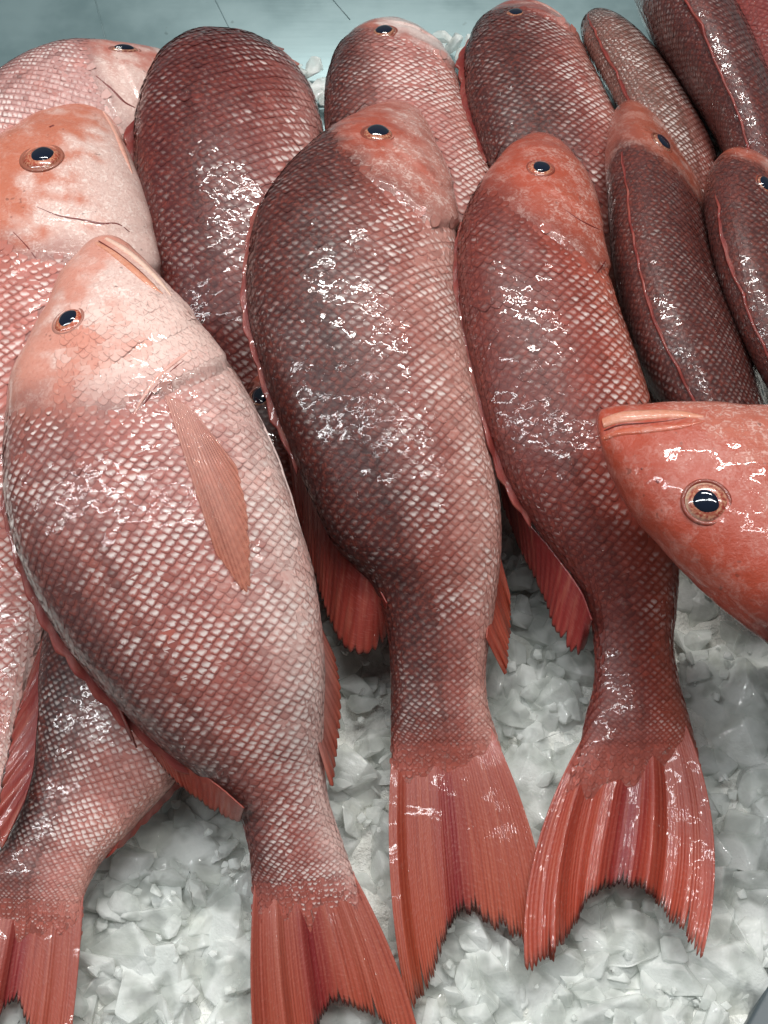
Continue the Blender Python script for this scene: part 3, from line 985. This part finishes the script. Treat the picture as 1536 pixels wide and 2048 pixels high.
f5 = make_body('red_snapper', 'dark fish cut off by the right edge, only its head and shoulder showing', [
    (1476, 338, 1512, 328, .05), (1430, 362, 1545, 335, .058), (1404, 410, 1590, 370, .064), (1404, 480, 1620, 440, .066),
    (1418, 560, 1645, 520, .066), (1448, 650, 1670, 610, .064), (1490, 740, 1700, 700, .06), (1545, 830, 1740, 790, .054),
    (1630, 930, 1760, 900, .045), (1680, 1020, 1770, 1000, .035)], roll=42, pal=dict(DARKRED, head=(.42, .085, .045), back=(.070, .023, .021)), pitch=0.00510, dark=.7,
    sh=(.13, .18, .24, .28, .25), singles=120)
f4 = make_body('red_snapper', 'slim dark fish standing on its belly right of the orange-headed fish', [
    (1242, 212, 1275, 205, .046), (1222, 245, 1318, 232, .05), (1208, 310, 1362, 290, .054), (1204, 390, 1405, 360, .056),
    (1208, 470, 1436, 430, .056), (1212, 560, 1466, 520, .055), (1228, 660, 1500, 610, .053), (1256, 760, 1538, 700, .05),
    (1310, 850, 1560, 790, .046), (1375, 950, 1585, 900, .040), (1420, 1050, 1590, 1020, .034), (1470, 1130, 1600, 1100, .028),
    (1510, 1190, 1610, 1160, .024)], roll=54, pal=dict(DARKRED, head=(.34, .080, .045), brow=(.14, .032, .028), back=(.070, .023, .021), side=(.23, .06, .05)), drop=13, pitch=0.00493, dark=.62,
    sh=(.22, .27, .32, .36, .33), singles=300, gill=.001)
f3 = make_body('red_snapper', 'red fish with a smooth orange head and wide spread tail, right of the middle fish', [
    (1072, 268, 1092, 267, .066), (1030, 290, 1128, 285, .076), (985, 340, 1165, 330, .085), (945, 405, 1192, 385, .090),
    (920, 475, 1206, 460, .093), (915, 560, 1220, 545, .094), (922, 640, 1245, 630, .092), (940, 730, 1275, 715, .088),
    (962, 820, 1302, 800, .083), (990, 905, 1325, 885, .077), (1025, 985, 1343, 970, .070), (1075, 1060, 1356, 1060, .062),
    (1125, 1125, 1358, 1140, .054), (1172, 1200, 1352, 1215, .046), (1190, 1290, 1346, 1290, .038), (1188, 1370, 1358, 1360, .032),
    (1170, 1440, 1378, 1430, .028), (1160, 1490, 1392, 1480, .026), (1144, 1545, 1402, 1530, .0245), (1124, 1610, 1410, 1600, .0185)], roll=8, ext=2,
    pal=dict(RED, back=(.12, .026, .022)), drop=13, pitch=0.00602, dark=.55, singles=300, sh=(.16, .22, .30, .34, .32))
f2 = make_body('red_snapper', 'big dark-backed fish lying straight down the middle of the heap', [
    (790, 210, 812, 208, .058), (735, 222, 845, 220, .070), (668, 268, 872, 280, .080), (608, 322, 898, 350, .088),
    (558, 378, 914, 430, .093), (515, 455, 912, 500, .096), (497, 545, 912, 580, .096), (500, 640, 928, 660, .094),
    (522, 730, 945, 750, .090), (552, 820, 966, 840, .085), (588, 910, 986, 930, .078), (628, 1005, 1000, 1020, .070),
    (672, 1090, 1000, 1110, .061), (742, 1165, 990, 1190, .052), (775, 1250, 980, 1265, .044), (783, 1340, 970, 1340, .036),
    (784, 1420, 975, 1410, .030), (784, 1480, 995, 1475, .026), (784, 1530, 1006, 1525, .0235), (785, 1600, 1018, 1590, .0170)], roll=6, ext=2,
    pal=dict(DARKRED, side=(.27, .080, .065), belly=(.60, .33, .28), head=(.38, .075, .042), pale=(.58, .28, .23), cheek=.65, chk=.46, blend=.06), drop=20, pitch=0.00602, dark=.55, singles=300, sh=(.11, .19, .29, .33, .27), gill=.0026)
f1 = make_body('red_snapper', 'pale silvery pink fish on top of the heap at the front left', [
    (196, 486, 214, 470, .118), (165, 505, 262, 498, .120), (120, 560, 330, 572, .120), (92, 625, 388, 640, .120),
    (55, 695, 440, 705, .119), (22, 770, 490, 780, .117), (10, 880, 530, 860, .114), (12, 990, 565, 950, .110),
    (35, 1095, 597, 1050, .104), (80, 1200, 625, 1140, .096), (135, 1290, 640, 1240, .088), (205, 1375, 648, 1340, .078),
    (300, 1470, 645, 1440, .065), (400, 1550, 645, 1520, .053), (470, 1610, 655, 1600, .043), (498, 1690, 678, 1670, .034),
    (505, 1760, 705, 1745, .027), (509, 1820, 726, 1805, .0235), (514, 1890, 746, 1875, .0170)], ext=2,
    pal=dict(PALE, brow=(.52, .17, .10), chk=.26, nape=.55, blend=.07), pitch=0.00565, dark=.40, singles=300, cheek=1, sh=(.30, .32, .335, .27, .20), gill=.0019)
f6 = make_body('red_snapper', 'orange-red fish head pointing left across the heap at the right edge', [
    (1198, 884, 1195, 850, .128), (1212, 925, 1204, 826, .129), (1258, 1005, 1290, 817, .130), (1330, 1090, 1390, 817, .130),
    (1420, 1175, 1480, 823, .128), (1536, 1268, 1580, 838, .124), (1660, 1340, 1700, 870, .118), (1800, 1385, 1830, 925, .11),
    (2000, 1390, 2010, 1000, .10), (2200, 1350, 2210, 1090, .085), (2340, 1310, 2350, 1130, .07)],
    pal=ORANGE, pitch=0.00546, dark=.30, sh=(.30, .33, .38, .38, .3), cheek=0, singles=0)

bpy.context.view_layer.update()
for f in FISH:
    zsplat(f.px[f.s > .01], f.py[f.s > .01], f.dep[f.s > .01])
# fill pin holes in the coarse visibility grid
for f in FISH:
    finish_body(f)
bpy.context.view_layer.update()
for f in FISH:
    f.inv = f.root.matrix_world.inverted()
    if f.wants_scales:
        lay_scales(f)

# ---- eyes
eye(f1, 135, 640, 33, .66, iris=(.40, .06, .03))
eye(f9, 83, 313, 39, .62, iris=(.36, .055, .03))
eye(f2, 757, 266, 33, .72, iris=(.26, .04, .025))
eye(f3, 1081, 335, 27, .70, iris=(.36, .07, .04), outer=(.40, .12, .08))
eye(f4, 1325, 285, 25, .76, iris=(.22, .05, .04))
eye(f6, 1413, 1004, 44, .60, iris=(.26, .03, .02), outer=(.56, .46, .36))
eye(f12, 521, 793, 26, .78, iris=(.14, .02, .02), outer=(.08, .012, .012))
eye(f5, 1531, 369, 22, .74, iris=(.22, .04, .03))
eye(f8, 250, 98, 29, .66, iris=(.22, .06, .05), squash=.5)
eye(f11, 768, 62, 25, .72, iris=(.18, .03, .02))
eye(f13, 1030, 26, 20, .72, iris=(.18, .03, .02))
eye(f7, 532, 84, 18, .74, squash=.6, iris=(.16, .03, .02))

# ---- tails
TAILC = ((.36, .055, .035), (.52, .095, .045))
fin(f1, 'tail_fin', [(512, 1728), (560, 1725), (630, 1720), (684, 1706)],
    [(524, 2230), (570, 2180), (608, 2110), (640, 2045), (664, 2012), (700, 2018), (735, 2030), (770, 2055), (808, 2085), (842, 2082)],
    z=(.029, .012), nray=46, corr=.00010, notch=.035, splits=((.60, .10), (.78, .16), (.86, .08)), bulge=16, opacity=.94, cols=((.44, .12, .09), (.52, .10, .055)), black=.035, mid=(.50, .10), seed=5, scaly=.42)
fin(f2, 'tail_fin', [(790, 1445), (850, 1442), (920, 1440), (972, 1434)],
    [(822, 2046), (848, 1985), (872, 1935), (890, 1885), (906, 1848), (928, 1828), (955, 1836), (985, 1850), (1020, 1872), (1060, 1900), (1112, 1930)],
    z=(.029, .011), nray=52, corr=.00010, notch=.035, splits=((.16, .12), (.30, .08)), bulge=26, opacity=.94, cols=TAILC, black=.04, mid=(.50, .09), seed=8, scaly=.42)
fin(f3, 'tail_fin', [(1180, 1450), (1240, 1448), (1310, 1446), (1366, 1436)],
    [(1050, 1937), (1088, 1924), (1120, 1892), (1150, 1850), (1175, 1806), (1218, 1782), (1268, 1776), (1302, 1792), (1332, 1832), (1366, 1872), (1405, 1914)],
    z=(.029, .018), nray=52, corr=.00010, notch=.035, splits=((.12, .10), (.36, .05), (.88, .14)), bulge=42, opacity=.94, cols=((.40, .055, .035), (.55, .085, .045)), black=.04, mid=(.53, .08), seed=11, scaly=.40)
fin(f10, 'tail_fin', [(-32, 1768), (40, 1768), (110, 1768), (168, 1770)],
    [(-120, 2150), (-60, 2090), (-15, 2045), (28, 2008), (60, 2060), (95, 2130), (124, 2200)],
    z=(.021, .012), nray=34, corr=.00010, notch=.05, splits=((.5, .1),), bulge=6, cols=((.40, .085, .06), (.50, .10, .06)), black=.03, mid=(.45, .1), seed=14, scaly=.25)

# ---- soft back fins and belly fins
fin(f1, 'dorsal_fin', [(240, 1398), (300, 1462), (372, 1522), (440, 1574), (488, 1616)],
    [(300, 1500), (350, 1562), (402, 1604), (452, 1634), (480, 1643)], z=(.060, .045), nray=20, notch=.05, cols=((.32, .04, .025), (.36, .042, .02)), black=.06, seed=21, splits=((.82, .22),))
fin(f1, 'dorsal_spine', [(196, 1352), (232, 1396)], [(262, 1478), (279, 1504)], z=(.080, .062), nray=2, notch=.2, cols=((.26, .03, .02), (.12, .012, .012)), seed=22)
fin(f1, 'anal_fin', [(636, 1240), (640, 1320), (636, 1400), (630, 1470)], [(668, 1310), (681, 1380), (678, 1460), (664, 1580)],
    z=(.066, .050), nray=14, notch=.06, cols=((.62, .30, .26), (.48, .09, .05)), seed=23, edge_pale=None)
fin(f1, 'pectoral_fin', [(328, 790), (348, 797), (374, 812), (398, 838)], [(430, 1105), (494, 1192), (500, 1110), (490, 1010), (470, 930)],
    drape=True, lift=.0012, nray=15, notch=.03, cols=((.78, .48, .43), (.72, .34, .25)), seed=24, corr=.0006, opacity=.48, thick=.0003)
ridge(f1, 'pelvic_fin', [(502, 800), (540, 880), (574, 965), (600, 1040), (618, 1108)], [2, 7, 7, 6, 2], col=(.80, .62, .58), flat=.7, sink=.1)
ridge(f1, 'vent', [(576, 1030), (588, 1062), (600, 1094), (610, 1116)], [.8, 3.5, 4.0, 1], mat='crease', flat=.4, sink=.1)
fin(f2, 'dorsal_fin', [(575, 880), (622, 985), (672, 1082), (742, 1152), (774, 1206)],
    [(590, 1010), (628, 1140), (664, 1255), (704, 1308), (756, 1300), (774, 1266)], z=(.058, .036), nray=24, notch=.05, cols=((.28, .035, .028), (.42, .065, .045)), black=.04, seed=31, splits=((.93, .25),))
fin(f2, 'anal_fin', [(992, 1080), (984, 1180), (972, 1275)], [(1020, 1190), (1020, 1262), (1012, 1352)], z=(.048, .034), nray=14, notch=.05, cols=((.40, .07, .045), (.48, .09, .05)), seed=32)
fin(f2, 'pectoral_fin', [(886, 508), (902, 500)], [(936, 742), (956, 800)], z=(.100, .086), nray=7, notch=.05, cols=((.50, .14, .09), (.48, .12, .08)), seed=33)
fin(f3, 'dorsal_fin', [(990, 900), (1040, 1020), (1105, 1102), (1162, 1182), (1184, 1240)],
    [(1006, 1012), (1046, 1112), (1086, 1192), (1112, 1262), (1150, 1312), (1172, 1290)], z=(.058, .036), nray=22, notch=.05, cols=((.28, .032, .034), (.42, .055, .048)), black=.04, seed=41, splits=((.80, .22), (.93, .2)))
fin(f10, 'dorsal_fin', [(95, 1248), (84, 1350), (74, 1455), (66, 1540), (48, 1604)],
    [(60, 1350), (28, 1450), (4, 1560), (-8, 1640), (2, 1702)], z=(.040, .036), nray=12, notch=.05, cols=((.24, .03, .03), (.36, .05, .035)), black=.06, seed=51)
fin(f10, 'anal_fin', [(352, 1540), (285, 1608), (215, 1678)], [(374, 1560), (246, 1690), (150, 1763)], z=(.030, .020), nray=9, notch=.08, cols=((.52, .14, .11), (.44, .07, .05)), seed=52)

# ---- spiny back fins
spiny_fin(f2, .24, .64, .0085, 11, seed=61, lean=.55)
spiny_fin(f3, .24, .66, .0105, 11, seed=62, lean=.52)
spiny_fin(f1, .36, .78, .0080, 12, seed=63, lean=.55)
spiny_fin(f4, .24, .80, .0048, 12, seed=64, lean=.62)
spiny_fin(f14, .12, .70, .0060, 10, seed=65, lean=.55)
spiny_fin(f15, .20, .95, .0070, 12, seed=66, lean=.55, cols=((.20, .026, .022), (.34, .06, .05)))
spiny_fin(f5, .24, .80, .0048, 10, seed=67, lean=.6)
spiny_fin(f7, .16, .62, .0120, 10, seed=68, lean=.50)
spiny_fin(f13, .22, .62, .0110, 9, seed=69, lean=.5)

# ---- mouths, gill covers, folds
ridge(f1, 'upper_jaw', [(190, 484), (225, 505), (262, 535), (300, 568), (328, 590)], [4, 8, 10, 9, 2], col=(.62, .25, .15), flat=.55)
ridge(f1, 'lower_jaw', [(210, 476), (245, 496), (285, 528), (322, 566), (345, 595)], [5, 8, 9, 7, 2], col=(.72, .48, .38), flat=.6, sink=.1)
ridge(f1, 'mouth_line', [(196, 482), (232, 506), (272, 538), (312, 574)], [1.2, 1.8, 1.8, .8], mat='crease', flat=.5, sink=-3.0)
ridge(f1, 'gill_edge', [(438, 702), (395, 695), (352, 722), (312, 758), (284, 800), (266, 832)], [1, 3.5, 4.5, 4.5, 4, 1.5], col=(.66, .34, .28), flat=.4)
ridge(f1, 'gill_slit', [(398, 702), (356, 730), (318, 766), (290, 806), (272, 836)], [.6, 1.4, 1.8, 1.6, .6], mat='crease', flat=.5, sink=.2)
ridge(f9, 'upper_jaw', [(206, 222), (228, 258), (248, 305), (266, 350)], [3, 7, 8, 2], col=(.66, .34, .26), flat=.5)
ridge(f9, 'gill_edge', [(70, 412), (120, 432), (170, 440), (205, 448), (235, 446), (262, 466)], [.6, 1.2, 2.0, 2.4, 2.2, .8], mat='crease', flat=.5, sink=.5)
ridge(f9, 'gill_slit', [(25, 462), (60, 500), (95, 550), (118, 572)], [.6, 1.5, 1.6, .6], mat='crease', flat=.5, sink=.5)
ridge(f2, 'gill_edge', [(760, 410), (790, 450), (815, 490), (836, 505), (868, 492), (900, 478)], [1, 3, 4, 4, 3.5, 1], col=(.55, .17, .10), flat=.4)
ridge(f2, 'gill_slit', [(838, 512), (872, 500), (906, 486)], [.6, 1.6, .6], mat='crease', flat=.5, sink=.2)
ridge(f3, 'gill_slit', [(1128, 418), (1160, 440), (1192, 456), (1206, 462)], [.6, 1.6, 2.2, .8], mat='crease', flat=.5, sink=.2)
ridge(f3, 'gill_edge', [(1190, 550), (1202, 535), (1212, 520)], [1, 2.5, 1], mat='crease', flat=.4)
ridge(f6, 'lower_jaw', [(1203, 848), (1235, 836), (1290, 830), (1350, 828), (1410, 834)], [13, 17, 17, 14, 4], col=(.60, .24, .15), flat=.5, sink=.25)
ridge(f6, 'upper_jaw', [(1202, 880), (1235, 866), (1290, 860), (1350, 854), (1412, 842)], [6, 9, 10, 8, 2], col=(.48, .10, .05), flat=.55)
ridge(f6, 'mouth_line', [(1197, 868), (1222, 856), (1240, 850), (1300, 846), (1360, 838), (1400, 828)], [1.2, 1.6, 1.2, .8, .6, .3], mat='crease', flat=.6, sink=-2.2)
ridge(f6, 'nostril', [(1312, 960), (1318, 966)], [3, 3], mat='crease', flat=.4, sink=.2, n=6)
ridge(f6, 'nostril', [(1282, 936), (1285, 939)], [2.5, 2.5], mat='crease', flat=.4, sink=.2, n=6)
ridge(f9, 'nostril', [(98, 255), (108, 250)], [2.5, 3], mat='crease', flat=.4, sink=.2, n=6)
ridge(f8, 'gill_slit', [(190, 150), (225, 180), (250, 205), (272, 216)], [.6, 2.4, 3.0, 1], mat='crease', flat=.5, sink=.3)

# ------------------------------------------------------------------ crushed ice
def bed_height(x, y):
    return 0


def ice_bed():
    nx, ny = 260, 300
    xs = np.linspace(-.46, .26, nx); ys = np.linspace(-.36, .32, ny)
    # right rim of the heap of ice runs obliquely; back edge lies under the far fish
    X, Y = np.meshgrid(xs, ys)
    Pn = np.c_[X.ravel(), Y.ravel(), np.zeros(X.size)]
    h = vnoise(Pn, 42, 3, 2.0) * .007 + vnoise(Pn, 160, 2, 4.0) * .0022
    Z = -.010 + h.reshape(X.shape)
    V = np.c_[X.ravel(), Y.ravel(), Z.ravel()]
    me = mesh_from('crushed_ice', V, quads(ny, nx))
    return tag(add('crushed_ice', me, M['bed']), 'packed layer of wet crushed ice under all the fish', 'ice', kind='stuff')


def ice_edge_x(y):
    """right edge of the ice, where it meets the dark steel rim"""
    a, b = at(1490, 2050, 0), at(1640, 1780, 0)
    return a[0] + (b[0] - a[0]) * (y - a[1]) / (b[1] - a[1])


bed = ice_bed()


def chunk_mesh(seed):
    """a splinter of broken ice: flat broken faces, edges blunted by melting"""
    g = np.random.default_rng(seed)
    bm = bmesh.new()
    sc = np.array([1, .58 + .42 * g.random(), .26 + .30 * g.random()])
    for _ in range(14):
        bm.verts.new(unit(g.normal(0, 1, 3)) * sc * (.82 + .18 * g.random()))
    r = bmesh.ops.convex_hull(bm, input=bm.verts)
    bmesh.ops.delete(bm, geom=[v for v in bm.verts if not v.link_faces], context='VERTS')
    bmesh.ops.dissolve_limit(bm, angle_limit=math.radians(22), verts=bm.verts, edges=bm.edges)
    bmesh.ops.bevel(bm, geom=list(bm.edges), offset=.05, segments=2, profile=.6, affect='EDGES')
    bmesh.ops.triangulate(bm, faces=bm.faces)
    bmesh.ops.recalc_face_normals(bm, faces=bm.faces)
    me = bpy.data.meshes.new('ice_chunk'); bm.to_mesh(me); bm.free()
    return me


CH = [chunk_mesh(100 + q) for q in range(10)]
for me in CH:
    me.materials.append(M['ice'])


def region(px, py):
    if py < 420: return 'at the back beside the steel counter'
    if px < 520: return 'between the bottom left tail and the pale front fish'
    if px < 800 and py < 2000: return 'between the pale front fish and the middle tail'
    if py > 1800: return 'along the bottom below the tails'
    if px < 1180: return 'between the middle tail and the spread tail'
    return 'right of the spread tail'


def scatter_ice():
    cands = []
    n = 1150
    px = rng.uniform(-60, 1600, n); py = rng.uniform(1060, 2120, n)
    sz = np.exp(rng.normal(math.log(.0140), .50, n)); sz = np.clip(sz, .0045, .033)
    for a, b, s in zip(px, py, sz):
        cands.append((a, b, s))
    n = 380                                   # slivers
    for a, b, s in zip(rng.uniform(-20, 1560, n), rng.uniform(1100, 2080, n), rng.uniform(.002, .0042, n)):
        cands.append((a, b, s))
    for a, b, s in [(600, 150, .012), (628, 140, .012), (645, 170, .010), (612, 178, .010), (885, 78, .010), (905, 92, .012),
                    (925, 110, .010), (880, 100, .009), (940, 80, .008), (655, 200, .01), (585, 130, .008), (630, 190, .008)]:
        cands.append((a, b, s))
    # larger pieces lie on top
    singles, crumbs = [], []
    for a, b, s in sorted(cands, key=lambda c: -c[2]):
        z = rng.uniform(-.004, .004) - .45 * s + (.002 if s < .0045 else 0)
        if b < 420: z = -.022
        p = at(a, b, z)
        if p[0] > ice_edge_x(p[1]) - s * .6 and b > 1500:
            continue
        q = project(p)
        i = int(np.clip(q[1] / 8 + 32, 0, ZB.shape[0] - 1)); j = int(np.clip(q[0] / 8 + 32, 0, ZB.shape[1] - 1))
        win = ZB[max(i - 3, 0):i + 4, max(j - 3, 0):j + 4]
        cover = (win < q[2] + .02).mean()
        if cover > .95 and b > 420:
            continue
        # do not poke through the fish above
        if cover > 0 and b > 420:
            p = p - np.array([0, 0, .006])
        R = Matrix.Rotation(rng.uniform(0, 6.28), 4, 'Z') @ Matrix.Rotation(rng.normal(0, .45), 4, 'X') @ Matrix.Rotation(rng.normal(0, .45), 4, 'Y')
        Mx = Matrix.Translation(p) @ R @ Matrix.Scale(float(s), 4)
        (singles if len(singles) < 300 and s > .006 and -10 < a < 1546 and b < 2058 else crumbs).append((Mx, rng.integers(10), a, b, s))
    for Mx, k, a, b, s in singles:
        o = bpy.data.objects.new('ice_chunk', CH[k]); COL.objects.link(o)
        o.matrix_world = Mx
        r = region(a, b)
        w = 'broad slab' if s > .021 else 'small chunk'
        tag(o, w + ' of clear crushed ice ' + r, 'ice', w + 's of ice ' + r)
    VV, FF, off = [], [], 0
    small = []
    for me in CH:
        v = np.array([x.co[:] for x in me.vertices]); fc = np.array([p.vertices[:] for p in me.polygons]); small.append((v, fc))
    for Mx, k, a, b, s in crumbs:
        v, fc = small[k]
        Mn = np.array(Mx)
        VV.append(v @ Mn[:3, :3].T + Mn[:3, 3]); FF.append(fc + off); off += len(v)
    if VV:
        me = mesh_from('ice_crumbs', np.concatenate(VV), np.concatenate(FF))
        tag(add('ice_crumbs', me, M['ice_crumb']), 'small wet crumbs of ice filling the gaps between larger chunks', 'ice', kind='stuff')
    print('ICE', len(singles), len(crumbs))


scatter_ice()

# dark steel rim of the display at the lower right corner
a, b = at(1470, 2080, .004), at(1660, 1740, .004)
d = unit(b - a); s = np.array([d[1], -d[0], 0])
V = []
for z0 in (-.03, .004):
    for p in (a - d * .05, b + d * .3):
        for w in (.001, .09):
            q = p + s * w; V.append((q[0], q[1], z0))
F = [(0, 2, 3, 1), (4, 5, 7, 6), (0, 1, 5, 4), (2, 6, 7, 3), (0, 4, 6, 2), (1, 3, 7, 5)]
rim = add('display_rim', mesh_from('display_rim', V, F, False), M['rim'])
tag(rim, 'dark steel edge of the display at the bottom right corner', 'display rim')
bv = rim.modifiers.new('edge', 'BEVEL'); bv.width = .002; bv.segments = 3
print('SCALES', [(f.label[:20], getattr(f, 'nscales', None)) for f in FISH])
